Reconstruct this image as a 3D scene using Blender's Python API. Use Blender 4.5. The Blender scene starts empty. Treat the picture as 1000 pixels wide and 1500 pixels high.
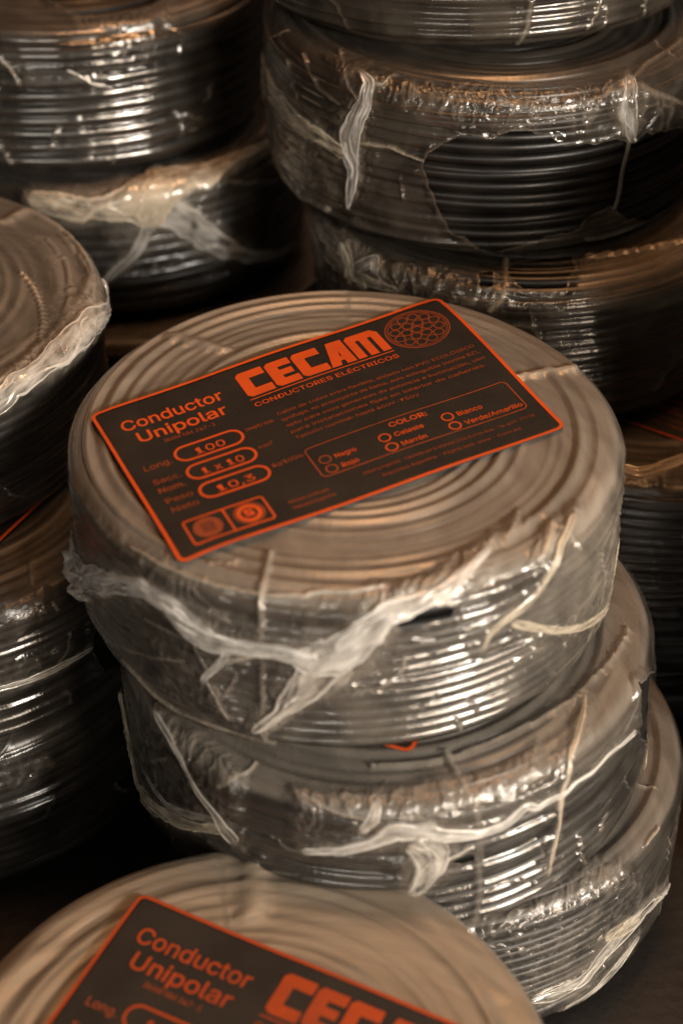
import bpy, math, random
import numpy as np
from mathutils import Vector, Matrix

# ------------------------------------------------------------------ camera, light, exposure
SC = bpy.context.scene
COL = SC.collection
PITCH = math.radians(36.5)
CAM = np.array([-.002, -.688, .4547])
FPX = 2350.0                                   # focal length in pixels of a 1000 px wide frame
cd = bpy.data.cameras.new('camera'); cam = bpy.data.objects.new('camera', cd); COL.objects.link(cam)
cam.location = CAM; cam.rotation_euler = (math.pi/2 - PITCH, 0, 0)
cd.sensor_fit = 'HORIZONTAL'; cd.sensor_width = 24; cd.lens = 24*FPX/1000
cd.clip_start = .02; cd.clip_end = 50
cd.dof.use_dof = True; cd.dof.focus_distance = .86; cd.dof.aperture_fstop = 3.6; cd.dof.aperture_blades = 7
SC.camera = cam

W = bpy.data.worlds.new('World'); SC.world = W; W.use_nodes = True
bg = W.node_tree.nodes['Background']
bg.inputs['Color'].default_value = (.95, .78, .62, 1); bg.inputs['Strength'].default_value = .014

def area(name, loc, target, size, power, color, size_y=None):
    l = bpy.data.lights.new(name, 'AREA'); l.energy = power; l.color = color; l.size = size
    if size_y: l.shape = 'RECTANGLE'; l.size_y = size_y
    o = bpy.data.objects.new(name, l); COL.objects.link(o); o.location = loc
    o.rotation_euler = (Vector(target) - Vector(loc)).to_track_quat('-Z', 'Y').to_euler()
    return o
area('window_lamp', (1.05, -1.2, .36), (0, 0, -.05), .9, 29, (1, .80, .60), .7)
area('key_lamp', (.95, -1.05, .52), (0, 0, -.05), .15, 17, (1, .96, .89))
area('front_fill', (-.45, -1.75, .42), (0, 0, -.05), .8, 5.5, (1, .92, .80), .5)  # soft fill added from the front to lift the dark flanks
area('ceiling_lamp', (.5, 2.4, 1.9), (0, .1, 0), 1.6, 4, (1, .52, .27), .6)
area('top_lamp', (.2, .4, 1.9), (0.0, .0, 0), .5, 16, (1, .47, .19))

SC.view_settings.view_transform = 'Standard'; SC.view_settings.look = 'None'
SC.view_settings.exposure = 0; SC.view_settings.gamma = 1; SC.view_settings.use_curve_mapping = False
SC.render.engine = 'CYCLES'
SC.cycles.max_bounces = 10; SC.cycles.transparent_max_bounces = 40
SC.cycles.diffuse_bounces = 4; SC.cycles.glossy_bounces = 5; SC.cycles.transmission_bounces = 6
SC.cycles.use_denoising = True; SC.cycles.sample_clamp_indirect = 4
SC.cycles.caustics_reflective = False; SC.cycles.caustics_refractive = False

# ------------------------------------------------------------------ small helpers
def px_ray(px, py):
    p = PITCH
    F = np.array([0, math.cos(p), -math.sin(p)]); X = np.array([1., 0, 0]); D = np.array([0, -math.sin(p), -math.cos(p)])
    d = F + X*(px-500)/FPX + D*(py-750)/FPX
    return d/np.linalg.norm(d)

def _hash(ix, iy, seed):
    h = (ix.astype(np.int64)*374761393 + iy.astype(np.int64)*668265263 + seed*974634777) & 0xFFFFFFFF
    h = ((h ^ (h >> 13))*1274126177) & 0xFFFFFFFF
    h = (h ^ (h >> 16)) & 0xFFFFFF
    return h/float(0xFFFFFF)
def vnoise(x, y, seed=0):
    x = np.asarray(x, float); y = np.asarray(y, float)
    ix = np.floor(x); iy = np.floor(y); fx = x-ix; fy = y-iy
    fx = fx*fx*(3-2*fx); fy = fy*fy*(3-2*fy); ix = ix.astype(np.int64); iy = iy.astype(np.int64)
    a = _hash(ix, iy, seed); b = _hash(ix+1, iy, seed); c = _hash(ix, iy+1, seed); d = _hash(ix+1, iy+1, seed)
    return (a*(1-fx)+b*fx)*(1-fy) + (c*(1-fx)+d*fx)*fy
def fbm(x, y, seed=0, o=3):
    s = 0; a = .5; t = 0
    for i in range(o):
        s = s + a*vnoise(x*2**i, y*2**i, seed+17*i); t += a; a *= .5
    return s/t
def smooth(a, b, x):
    t = np.clip((x-a)/(b-a), 0, 1); return t*t*(3-2*t)

def mesh_obj(name, verts, faces, mats, parent=None, attrs=None, smooth_shade=True, mat_idx=None):
    me = bpy.data.meshes.new(name)
    verts = np.asarray(verts, np.float32)
    if isinstance(faces, np.ndarray):
        n, k = faces.shape
        me.vertices.add(len(verts)); me.vertices.foreach_set('co', verts.ravel())
        me.loops.add(n*k); me.loops.foreach_set('vertex_index', faces.astype(np.int32).ravel())
        me.polygons.add(n); me.polygons.foreach_set('loop_start', np.arange(0, n*k, k, dtype=np.int32))
        me.polygons.foreach_set('loop_total', np.full(n, k, np.int32))
        me.update(calc_edges=True)
    else:
        me.from_pydata([tuple(map(float, v)) for v in verts], [], faces); me.update()
    me.polygons.foreach_set('use_smooth', np.full(len(me.polygons), smooth_shade))
    for m in (mats if isinstance(mats, (list, tuple)) else [mats]): me.materials.append(m)
    if mat_idx is not None: me.polygons.foreach_set('material_index', np.asarray(mat_idx, np.int32))
    for k, v in (attrs or {}).items():
        a = me.attributes.new(k, 'FLOAT', 'POINT'); a.data.foreach_set('value', np.asarray(v, np.float32).ravel())
    o = bpy.data.objects.new(name, me); COL.objects.link(o)
    if parent: o.parent = parent
    return o

# ------------------------------------------------------------------ materials
class NT:
    def __init__(s, name):
        s.m = bpy.data.materials.new(name); s.m.use_nodes = True; s.t = s.m.node_tree; s.t.nodes.clear()
        s.out = s.t.nodes.new('ShaderNodeOutputMaterial')
    def n(s, typ, inp=None, **kw):
        nd = s.t.nodes.new('ShaderNode'+typ)
        for k, v in kw.items(): setattr(nd, k, v)
        for k, v in (inp or {}).items():
            sk = nd.inputs[k]
            if isinstance(v, bpy.types.NodeSocket): s.t.links.new(v, sk)
            else: sk.default_value = v
        return nd
    def math(s, op, a, b=0., clamp=False, c=None):
        nd = s.n('Math', {0: a, 1: b}, operation=op, use_clamp=clamp)
        if c is not None:
            if isinstance(c, bpy.types.NodeSocket): s.t.links.new(c, nd.inputs[2])
            else: nd.inputs[2].default_value = c
        return nd.outputs[0]
    def attr(s, name): return s.n('Attribute', attribute_name=name).outputs['Fac']
    def uv(s, sx, sy, rot=0.):
        c = s.n('CombineXYZ', {0: s.attr('pu'), 1: s.attr('pv')})
        return s.n('Mapping', {'Vector': c.outputs[0], 'Rotation': (0, 0, rot), 'Scale': (sx, sy, 1)}).outputs[0]
    def noise(s, vec, scale, detail=3, rough=.5, dist=0.):
        return s.n('TexNoise', {'Vector': vec, 'Scale': scale, 'Detail': detail, 'Roughness': rough, 'Distortion': dist}).outputs[0]
    def ramp(s, x, a, b, lo=0., hi=1.):
        return s.n('MapRange', {'Value': x, 'From Min': a, 'From Max': b, 'To Min': lo, 'To Max': hi}).outputs[0]
    def mix(s, f, a, b): return s.n('MixShader', {0: f, 1: a, 2: b}).outputs[0]
    def end(s, sh): s.t.links.new(sh, s.out.inputs['Surface']); return s.m

def pvc_mat(name, col, rough, spec=.5):
    t = NT(name); oc = t.n('TexCoord').outputs['Object']
    r = t.ramp(t.noise(oc, 45, 4), .3, .7, rough-.07, rough+.12)
    b = t.n('Bump', {'Height': t.noise(oc, 900, 2), 'Strength': .06, 'Distance': .001}).outputs[0]
    c = t.n('MixRGB', {0: t.ramp(t.noise(oc, 30, 5), .42, .72), 1: (*col, 1), 2: (col[0]*2.6+.006, col[1]*2.5+.005, col[2]*2.3+.004, 1)}).outputs[0]
    return t.end(t.n('BsdfPrincipled', {'Base Color': c, 'Roughness': r, 'Normal': b, 'IOR': 1.5, 'Specular IOR Level': spec}).outputs[0])

def film_mat(name, haze_top, haze_side, tint=(.80, .70, .58), rough=.13, gloss=1.0):
    t = NT(name)
    milk, hole, crk, top = (t.attr(k) for k in ('milk', 'hole', 'crk', 'top'))
    streak = t.noise(t.uv(900, 60, .5), 1, 4, .6)
    streak2 = t.noise(t.uv(70, 700, -.25), 1, 4, .6)
    cloud = t.noise(t.uv(38, 38), 1, 4, .55, .6)
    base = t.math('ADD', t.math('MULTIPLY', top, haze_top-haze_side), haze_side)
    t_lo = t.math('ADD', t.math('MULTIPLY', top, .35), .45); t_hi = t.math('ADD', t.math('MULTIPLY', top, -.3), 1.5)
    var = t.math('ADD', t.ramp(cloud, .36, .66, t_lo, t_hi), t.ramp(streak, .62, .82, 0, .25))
    var = t.math('ADD', var, t.math('ADD', t.ramp(streak2, .64, .82, 0, .18), t.ramp(t.noise(t.uv(1500, 1500), 1, 2, .6), .70, .80, 0, .8)))
    base = t.math('MULTIPLY', base, var)
    mk = t.math('MULTIPLY', milk, t.math('ADD', t.ramp(streak, .3, .7, .55, 1.25), t.ramp(cloud, .35, .7, -.2, .2)))
    rim = t.math('MULTIPLY', t.ramp(hole, .0009, .0002), .16)
    mt = t.math('MINIMUM', t.math('ADD', t.math('ADD', base, mk), rim), .93, True)
    fine = t.noise(t.uv(330, 330), 1, 4, .6, .8)
    long = t.noise(t.uv(520, 55, .35), 1, 3, .5, .5)
    hgt = t.math('ADD', t.math('MULTIPLY', fine, t.math('ADD', t.math('MULTIPLY', crk, .9), .12)), t.math('MULTIPLY', long, .22))
    bump = t.n('Bump', {'Height': hgt, 'Strength': .55, 'Distance': .0011}).outputs[0]
    dif = t.n('BsdfDiffuse', {'Color': (*tint, 1), 'Normal': bump}).outputs[0]
    trl = t.n('BsdfTranslucent', {'Color': (*tint, 1), 'Normal': bump}).outputs[0]
    body = t.mix(mt, t.n('BsdfTransparent', {'Color': (.97, .96, .95, 1)}).outputs[0], t.mix(.35, dif, trl))
    fc = t.n('LayerWeight', {'Blend': .5, 'Normal': bump}).outputs['Facing']
    fr = t.math('ADD', t.math('MULTIPLY', t.math('POWER', fc, 4.0), .7), .075*gloss, True)
    gl = t.n('BsdfGlossy', {'Color': (1, 1, 1, 1), 'Roughness': t.math('ADD', t.ramp(cloud, .3, .7, rough*.7, rough*1.5), t.math('SUBTRACT', t.math('MULTIPLY', top, .19), t.math('MULTIPLY', crk, .05))), 'Normal': bump}).outputs[0]
    sh = t.mix(fr, body, gl)
    sh = t.mix(t.math('LESS_THAN', hole, 0.), sh, t.n('BsdfTransparent').outputs[0])
    return t.end(sh)

def fold_mat(name, tint, dens):
    t = NT(name)
    st = t.noise(t.uv(170, 3.2), 1, 4, .55, .4)
    cl = t.noise(t.uv(520, .9), 1, 3, .5, .5)
    ed = t.attr('edge'); crease = t.ramp(ed, 1.0, 1.3, 0, .5); em = t.math('MINIMUM', ed, 1.)
    a = t.math('ADD', t.math('ADD', t.ramp(st, .38, .64, dens-.16, dens+.20), t.ramp(cl, .36, .64, -.42, .26)), crease, True)
    a = t.math('MULTIPLY', a, em, True)
    bump = t.n('Bump', {'Height': t.math('ADD', st, t.math('MULTIPLY', cl, .5)), 'Strength': .35, 'Distance': .0007}).outputs[0]
    p = t.n('BsdfPrincipled', {'Base Color': (*tint, 1), 'Roughness': .2, 'Normal': bump, 'IOR': 1.5}).outputs[0]
    s = t.mix(.35, p, t.n('BsdfTranslucent', {'Color': (*tint, 1)}).outputs[0])
    body = t.mix(a, t.n('BsdfTransparent').outputs[0], s)
    gl = t.n('BsdfGlossy', {'Roughness': .09, 'Normal': bump}).outputs[0]
    return t.end(t.mix(t.math('MULTIPLY', em, .09), body, gl))

def paper_mat():
    t = NT('black_label_card'); oc = t.n('TexCoord').outputs['Object']
    sp = t.ramp(t.noise(oc, 1500, 2, .7), .60, .80)
    cl = t.ramp(t.noise(oc, 40, 4), .35, .7)
    c = t.n('MixRGB', {0: t.math('ADD', t.math('MULTIPLY', sp, .75), t.math('MULTIPLY', cl, .18), True), 1: (.0165, .0135, .0115, 1), 2: (.07, .054, .04, 1)}).outputs[0]
    b = t.n('Bump', {'Height': t.math('ADD', t.noise(oc, 700, 3), t.math('MULTIPLY', t.noise(oc, 28, 2), 2.)), 'Strength': .25, 'Distance': .0008}).outputs[0]
    return t.end(t.n('BsdfPrincipled', {'Base Color': c, 'Roughness': .6, 'Specular IOR Level': .25, 'Normal': b}).outputs[0])
def print_mat(name, col, wear):
    t = NT(name); oc = t.n('TexCoord').outputs['Object']
    f = t.math('ADD', t.ramp(t.noise(oc, 1100, 3, .7), .52, .78, 0, wear), t.ramp(t.noise(oc, 55, 4), .45, .75, 0, wear*.7), True)
    c = t.n('MixRGB', {0: f, 1: (*col, 1), 2: (.05, .03, .02, 1)}).outputs[0]
    return t.end(t.n('BsdfPrincipled', {'Base Color': c, 'Roughness': .6, 'Specular IOR Level': .25}).outputs[0])
def floor_mat():
    t = NT('dark_floor'); oc = t.n('TexCoord').outputs['Object']
    c = t.n('MixRGB', {0: t.ramp(t.noise(oc, 9, 6, .6), .3, .7), 1: (.003, .0021, .0015, 1), 2: (.011, .007, .0045, 1)}).outputs[0]
    b = t.n('Bump', {'Height': t.noise(oc, 120, 5), 'Strength': .3, 'Distance': .003}).outputs[0]
    return t.end(t.n('BsdfPrincipled', {'Base Color': c, 'Roughness': .6, 'Normal': b}).outputs[0])

PVC = pvc_mat('black_pvc', (.0075, .0072, .007), .40)
DULL = pvc_mat('shaded_black_pvc', (.0055, .0045, .0038), .36)  # darker copy of the black cable, shade put into its colour
VDULL = pvc_mat('shaded_matt_black_pvc', (.0055, .0045, .0038), .62, .22)  # rough and darkened as well, deeper shade built into the cable
FILM = {
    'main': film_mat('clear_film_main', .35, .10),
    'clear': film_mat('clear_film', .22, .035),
    'dim': film_mat('clear_film_shaded', .05, .035, rough=.24, gloss=.6),  # haze and gloss lowered to put shade into the film
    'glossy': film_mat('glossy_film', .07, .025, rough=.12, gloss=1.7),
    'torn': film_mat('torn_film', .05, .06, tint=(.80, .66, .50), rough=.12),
    'thin': film_mat('shaded_film', .05, .03, rough=.2, gloss=.7),  # same film, haze and gloss cut to stand in for shade low down
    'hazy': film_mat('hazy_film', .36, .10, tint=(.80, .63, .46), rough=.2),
}
FOLD = {'white': fold_mat('bunched_film_white', (.92, .89, .84), .68), 'thin': fold_mat('bunched_film_thin', (.82, .77, .70), .5),
        'cream': fold_mat('bunched_film_cream', (.82, .72, .57), .7)}
CARD = paper_mat()
ORANGE = print_mat('orange_ink', (.72, .095, .012), .3)
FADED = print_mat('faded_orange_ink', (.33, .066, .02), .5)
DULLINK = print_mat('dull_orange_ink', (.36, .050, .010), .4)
CORD = pvc_mat('grey_cord', (.10, .085, .07), .5)

# ------------------------------------------------------------------ floor
GZ = -.286
fl = mesh_obj('floor', [(-6, -6, GZ), (6, -6, GZ), (6, 8, GZ), (-6, 8, GZ)], [(0, 1, 2, 3)], floor_mat()); fl['kind'] = 'structure'

# ------------------------------------------------------------------ one coil
RO = .14
ALL = []
class Coil:
    def __init__(s, loc, tilt=(0, 0), H=.093, turns=13, seed=1, film='clear', res=1.0, top_conf=.4, side_conf=.72, R=RO,
                 label='', rho=.009, creases=26, group='shrink wrapped cable coils in stacks', wob=1.0):
        s.H, s.R, s.seed, s.res = H, R, seed, res; s.rho = rho; s.creases = creases
        s.rng = np.random.RandomState(seed)
        a = Vector((math.sin(math.radians(tilt[0])), math.sin(math.radians(tilt[1])), 1)).normalized()
        s.up = np.array(a); top = np.array(loc, float); base = top - s.up*H
        q = Vector((0, 0, 1)).rotation_difference(a)
        s.root = bpy.data.objects.new('cable_coil', None); COL.objects.link(s.root)
        s.root.empty_display_size = .05
        s.root.location = base; s.root.rotation_mode = 'QUATERNION'; s.root.rotation_quaternion = q
        s.root['label'] = label; s.root['category'] = 'cable coil'; s.root['group'] = group
        s.M = np.array(q.to_matrix()); s.top = top; s.base = base
        cl = s.M.T @ (CAM-top); s.az0 = math.atan2(cl[1], cl[0])       # theta = 0 faces the photographer
        s.p = (H-.0105)/turns; s.rc = s.p/2*1.03; s.turns = turns
        s.fr = s.rng.uniform(.15, 1.9, 7); s.ph = s.rng.uniform(0, 6.28, (2, 7)); s.wob = wob
        s.prof()
        s.ov = (.006, .003, *s.rng.uniform(0, 6.28, 3))
        s.film, s.top_conf, s.side_conf = film, top_conf, side_conf
    # film profile r,z as a function of the arc length from the top centre (z = 0 at the top, local)
    def prof(s):
        R, H, r = s.R+.0004, s.H, s.rho
        pts = [(x, 0) for x in np.linspace(0, R-r, 60)]
        pts += [(R-r+r*math.sin(a), -r+r*math.cos(a)) for a in np.linspace(0, math.pi/2, 16)[1:]]
        pts += [(R, z) for z in np.linspace(-r, -H+r, 60)[1:]]
        pts += [(R-r+r*math.cos(a), -H+r-r*math.sin(a)) for a in np.linspace(0, math.pi/2, 14)[1:]]
        pts += [(R-r-x, -H) for x in np.linspace(0, .02, 4)[1:]]
        s.P = np.array(pts); d = np.linalg.norm(np.diff(s.P, axis=0), axis=1); s.S = np.concatenate([[0], np.cumsum(d)])
        tg = np.gradient(s.P, axis=0); tg /= np.linalg.norm(tg, axis=1)[:, None]; s.N = np.stack([-tg[:, 1], tg[:, 0]], 1)
        s.sRim = R-r; s.sMax = s.S[-1]
    def base_rz(s, ss):
        return np.interp(ss, s.S, s.P[:, 0]), np.interp(ss, s.S, s.P[:, 1]), np.interp(ss, s.S, s.N[:, 0]), np.interp(ss, s.S, s.N[:, 1])
    # picture pixel -> (theta, s) on this coil's own surface
    def at(s, px, py):
        o = s.M.T @ (CAM-s.top); d = s.M.T @ px_ray(px, py)
        t = -o[2]/d[2]; h = o+t*d
        if not (d[2] < 0 and math.hypot(h[0], h[1]) < s.R-s.rho*.5):
            A = d[0]**2+d[1]**2; B = o[0]*d[0]+o[1]*d[1]; C = o[0]**2+o[1]**2-s.R**2; D = B*B-A*C
            t = (-B-math.sqrt(D))/A if D > 0 else -B/A
            h = o+t*d
        th = math.atan2(h[1], h[0])-s.az0; th = (th+math.pi) % (2*math.pi)-math.pi
        r = min(math.hypot(h[0], h[1]), s.R); z = min(max(h[2], -s.H), 0)
        k = np.argmin((s.P[:, 0]-r)**2+(s.P[:, 1]-z)**2)
        return th, s.S[k]
    def scale(s): return np.linalg.norm(CAM-(s.top-s.up*s.H*.4))*.92/FPX        # metres per pixel, about
    def path(s, pts): return np.array([s.at(*p) for p in pts])
    def metric(s, th, ss):                                    # (theta, s) -> flat metres, good near the rim and on the side
        r = np.interp(ss, s.S, s.P[:, 0]); return th*np.maximum(r, .03), ss
    def xyz(s, th, r, z):
        k = 1+s.ov[0]*np.cos(2*th+s.ov[2])+s.ov[1]*np.cos(3*th+s.ov[3]); r = r*k; z = z-.0016*np.cos(th+s.ov[4])*(r/s.R)**2*np.clip(1+z/s.H, 0, 1)
        return np.stack([r*np.cos(th+s.az0), r*np.sin(th+s.az0), z+s.H], -1)
    # winding
    def wobble(s, ph):
        z = sum(np.sin(ph*f+a)/(.6+f) for f, a in zip(s.fr, s.ph[0])); r = sum(np.sin(ph*f*1.3+a)/(.6+f) for f, a in zip(s.fr, s.ph[1]))
        return .00062*s.wob*z, .00045*s.wob*r
    def helix(s, ph):                                         # ph from 0 to 2 pi turns, bottom to top
        wz, wr = s.wobble(ph)
        return s.R-s.rc+wr-.0003, -s.H+s.rc+.0006+s.p*ph/(2*math.pi)*((s.H-.0065-2*s.rc)/(s.p*s.turns)) + wz
    def spiral(s, ph):                                        # on the top, outside to inside
        wz, wr = s.wobble(ph+40)
        return s.R-s.rc-.0062-s.p*1.12*ph/(2*math.pi)+wr*1.3, -s.rc-.0008+wz*.8
    def wind(s):
        kk = 10 if s.res > .7 else 8; per = int(260*max(s.res, .6))
        V = []; F = []
        def tube(fn, n, first):
            ph = np.linspace(0, n*2*math.pi, int(n*per)); r, z = fn(ph)
            th = ph-math.pi; a = np.linspace(0, 2*math.pi, kk+1)[:-1]
            rr = r[:, None]+s.rc*np.cos(a); zz = z[:, None]+s.rc*np.sin(a)
            v = s.xyz(th[:, None]+0*rr, rr, zz).reshape(-1, 3)
            m = len(ph); i = np.arange(m-1)[:, None]*kk; j = np.arange(kk)[None]; j2 = (j+1) % kk
            f = np.stack([i+j, i+kk+j, i+kk+j2, i+j2], -1).reshape(-1, 4)+first
            V.append(v); F.append(f); return first+len(v)
        n = tube(s.helix, s.turns, 0); n = tube(s.spiral, max(4, int(.078/(s.p*1.12))), n)
        # tightly packed inner layers, as the solid body of the winding
        pr = [(.047, -s.rc*1.6), (s.R-s.rc*1.5-.004, -s.rc*1.6), (s.R-s.rc*1.5, -s.rc*1.6-.004), (s.R-s.rc*1.5, -s.H+.004), (s.R-s.rc*1.5-.004, -s.H+.0005), (.047, -s.H+.0005)]
        c = 96; th = np.linspace(0, 2*math.pi, c+1)[:-1]
        v = np.concatenate([s.xyz(th, np.full(c, r), np.full(c, z)) for r, z in pr])
        f = []
        for q in range(6):
            q2 = (q+1) % 6
            for i in range(c): f.append((n+q*c+i, n+q2*c+i, n+q2*c+(i+1) % c, n+q*c+(i+1) % c))
        V.append(v); F.append(np.array(f))
        return mesh_obj('winding', np.concatenate(V), np.concatenate(F), VDULL if s.film == 'thin' else DULL if s.film in ('dim', 'hazy', 'torn') else PVC, s.root)
    # film
    def wrap(s, **k): s.wrap_args = k; s.auto = []; ALL.append(s)
    def do_wrap(s, strokes=(), holes=(), crinkle=(), haze=(), pull=()):
        strokes = list(strokes)+s.auto
        nf = int(760*s.res); half = math.radians(108)
        th = np.concatenate([np.linspace(-half, half, nf), np.linspace(half, 2*math.pi-half, int(90*s.res)+2)[1:-1]]); th = (th+math.pi) % (2*math.pi)-math.pi
        th = np.sort(th)
        sc_ = s.res
        ss = np.concatenate([np.linspace(.0005, s.sRim, int(70*sc_)), np.linspace(s.sRim, s.S[-1]-.02, int(150*sc_))[1:], np.linspace(s.S[-1]-.02, s.S[-1], 5)[1:]])
        T, Sg = np.meshgrid(th, ss, indexing='ij')
        r0, z0, nr, nz = s.base_rz(Sg)
        U, Vv = s.metric(T, Sg)
        # how the film lies over the turns below it
        side = np.full(T.shape, -1.); topz = np.full(T.shape, -1.)
        for k in range(s.turns+1):
            ph = k*2*math.pi+T+math.pi
            hr, hz = s.helix(np.clip(ph, 0, s.turns*2*math.pi)); side = np.maximum(side, hr+np.sqrt(np.maximum(s.rc**2-(z0-hz)**2, 0)))
        for k in range(max(4, int(.078/(s.p*1.12)))+1):
            hr, hz = s.spiral(k*2*math.pi+T+math.pi); topz = np.maximum(topz, hz+np.sqrt(np.maximum(s.rc**2-(r0-hr)**2, 0)))
        slack = fbm(U/.03, Vv/.02, s.seed+3)                     # looser and tighter patches
        sc = s.side_conf*(.75+.5*slack); tc = s.top_conf*(.75+.5*slack)
        dside = np.maximum(side-s.R, -sc*s.rc); dtop = np.maximum(topz, -tc*s.rc)
        wt = np.clip(nz, 0, 1)**2; ws = np.clip(nr, 0, 1)**2
        disp = dtop*wt + dside*ws
        milk = np.zeros(T.shape); crk = np.zeros(T.shape); bridge = np.zeros(T.shape); lift = np.zeros(T.shape)
        hole = np.full(T.shape, 1.)
        m = s.scale(); jx = (fbm(U/.006, Vv/.006, s.seed+9)-.5); jy = (fbm(U/.006, Vv/.006, s.seed+10)-.5)
        def segdist(poly, widths=None, jit=.0):
            best = np.full(T.shape, 9.); w = np.zeros(T.shape)
            pu, pv = s.metric(poly[:, 0], poly[:, 1])
            X = U+jx*jit; Y = Vv+jy*jit
            for i in range(len(poly)-1):
                ax, ay, bx, by = pu[i], pv[i], pu[i+1], pv[i+1]; dx, dy = bx-ax, by-ay; L = dx*dx+dy*dy+1e-12
                t = np.clip(((X-ax)*dx+(Y-ay)*dy)/L, 0, 1); d = np.hypot(X-ax-t*dx, Y-ay-t*dy)
                b = d < best; best = np.where(b, d, best)
                if widths is not None: w = np.where(b, widths[i]*(1-t)+widths[i+1]*t, w)
            return best, w
        def polysd(poly, jit):
            d, _ = segdist(np.vstack([poly, poly[:1]]), None, jit); pu, pv = s.metric(poly[:, 0], poly[:, 1]); X = U+jx*jit; Y = Vv+jy*jit
            ins = np.zeros(T.shape, bool); n = len(poly)
            for i in range(n):
                x1, y1, x2, y2 = pu[i], pv[i], pu[(i+1) % n], pv[(i+1) % n]
                c = ((y1 > Y) != (y2 > Y)) & (X < (x2-x1)*(Y-y1)/(y2-y1+1e-12)+x1); ins ^= c
            return np.where(ins, -d, d)
        q = fbm(U/.016, Vv/.014, s.seed+31)*5
        n1 = 1-np.abs(2*vnoise(U/.0055+q, Vv/.0085-q, s.seed+21)-1); n2 = 1-np.abs(2*vnoise(U/.0028-q, Vv/.0045+q, s.seed+22)-1)
        for st in strokes:
            pts = s.path([q[:2] for q in st['p']]); w = np.array([q[2] if len(q) > 2 else st.get('w', 5) for q in st['p']])*m*.5
            d, ww = segdist(pts, w, st.get('jit', .002)); k = 1-smooth(ww*.45, ww*1.25+.0004, d)
            milk = np.maximum(milk, k*st.get('milk', .5)); bridge = np.maximum(bridge, k*st.get('bridge', .9))
            lift = np.maximum(lift, (1-smooth(0, ww*1.3+.0006, d))*st.get('lift', .8)*.001)
            if st.get('auto'):
                k2 = 1-smooth(ww*.8, ww*1.6+.007, d); lift = np.maximum(lift, k2*(.0009*n1**3+.0003*n2**2)); crk = np.maximum(crk, k2*.5); bridge = np.maximum(bridge, k2*.6)
        nc = s.creases; rs = np.random.RandomState(s.seed*7+1)
        for q_ in range(nc):
            t0 = rs.uniform(-1.45, 1.45); s0 = s.sRim-.012+(s.H+.004)*rs.uniform(0, 1)**.8; ln = rs.uniform(.006, .03); an = rs.choice([1.2, -1.1, .75, -.6, 1.5])+rs.normal(0, .25); cv = rs.normal(0, .5)
            pl_ = []
            for v_ in np.linspace(0, 1, 5): pl_.append((t0+math.cos(an+cv*v_)*ln*v_/s.R, min(s0+math.sin(an+cv*v_)*ln*v_, s.S[-1]-.03)))
            win = (np.abs(th-t0) < .3); d = np.full(T.shape, 9.)
            pu, pv = s.metric(*np.array(pl_).T); X = U[win]+jx[win]*.002; Y = Vv[win]+jy[win]*.002; best = np.full(X.shape, 9.)
            for i in range(4):
                dx, dy = pu[i+1]-pu[i], pv[i+1]-pv[i]; tq = np.clip(((X-pu[i])*dx+(Y-pv[i])*dy)/(dx*dx+dy*dy+1e-12), 0, 1); best = np.minimum(best, np.hypot(X-pu[i]-tq*dx, Y-pv[i]-tq*dy))
            d[win] = best; wd = rs.uniform(.0003, .0009); k = 1-smooth(wd*.4, wd*1.6, d)
            milk = np.maximum(milk, k*rs.uniform(.05, .32)); lift = np.maximum(lift, (1-smooth(0, wd*2.2, d))*rs.uniform(.0003, .0009)); bridge = np.maximum(bridge, (1-smooth(0, wd*2+.0006, d))*.35)
        for poly, amt in haze:
            d = polysd(s.path(poly), .004); kz = (1-smooth(-.004, .003, d))*amt; milk = np.maximum(milk, kz) if amt > 0 else milk+kz
        for poly, amp in crinkle:
            d = polysd(s.path(poly), .004); k = 1-smooth(-.006, .003, d); crk = np.maximum(crk, k*min(amp, 1.))
            lift = np.maximum(lift, k*amp*.0011*(n1**2*1.3+.45*n2**2)); bridge = np.maximum(bridge, k*.85)
            milk = np.maximum(milk, k*amp*.16*n1**6)
        for poly in holes:
            d = polysd(s.path(poly), .0035); hole = np.minimum(hole, d)
            lift = np.maximum(lift, .0026*(1-smooth(.0002, .007, np.abs(d)))*fbm(U/.006, Vv/.006, s.seed+5)**1.5); bridge = np.maximum(bridge, (1-smooth(.001, .006, np.abs(d)))*.8)
        disp = disp*(1-bridge)+.0003*bridge
        broad = (fbm(U/.05, Vv/.04, s.seed+40)-.5)*.0026 + (fbm(U/.014, Vv/.02, s.seed+41)-.5)*.0007
        disp = disp+lift+np.maximum(broad, -.0003)*(1-.75*wt)+.0005
        edge_soft = smooth(.0, .02, Sg)                        # settle at the very centre
        r = np.maximum(r0+nr*disp, .0001); z = z0+nz*disp*edge_soft
        hb = smooth(s.S[-1]-.022, s.S[-1], Sg); z = np.maximum(z, -s.H-.0002)
        for poly, out in pull:                                  # loose bags of film standing off the coil
            d = polysd(s.path(poly), .004); k = 1-smooth(-.012, .004, d); r = r+nr*k*out*(.5+fbm(U/.012, Vv/.012, s.seed+51))
        vv = s.xyz(T, r, z); nt, nsn = T.shape
        i = np.arange(nt)[:, None]; j = np.arange(nsn-1)[None]; i2 = (i+1) % nt
        f = np.stack([i*nsn+j, i2*nsn+j, i2*nsn+j+1, i*nsn+j+1], -1).reshape(-1, 4)[:, ::-1]
        hv = hole.ravel(); keep = (hv[f] > -.0022).any(1); f = f[keep]
        s.grid = (th, ss, r, z)
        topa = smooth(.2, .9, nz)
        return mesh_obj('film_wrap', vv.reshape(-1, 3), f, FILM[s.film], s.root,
                        dict(milk=milk, hole=hole, crk=crk, pu=U, pv=Vv, top=topa))
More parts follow.
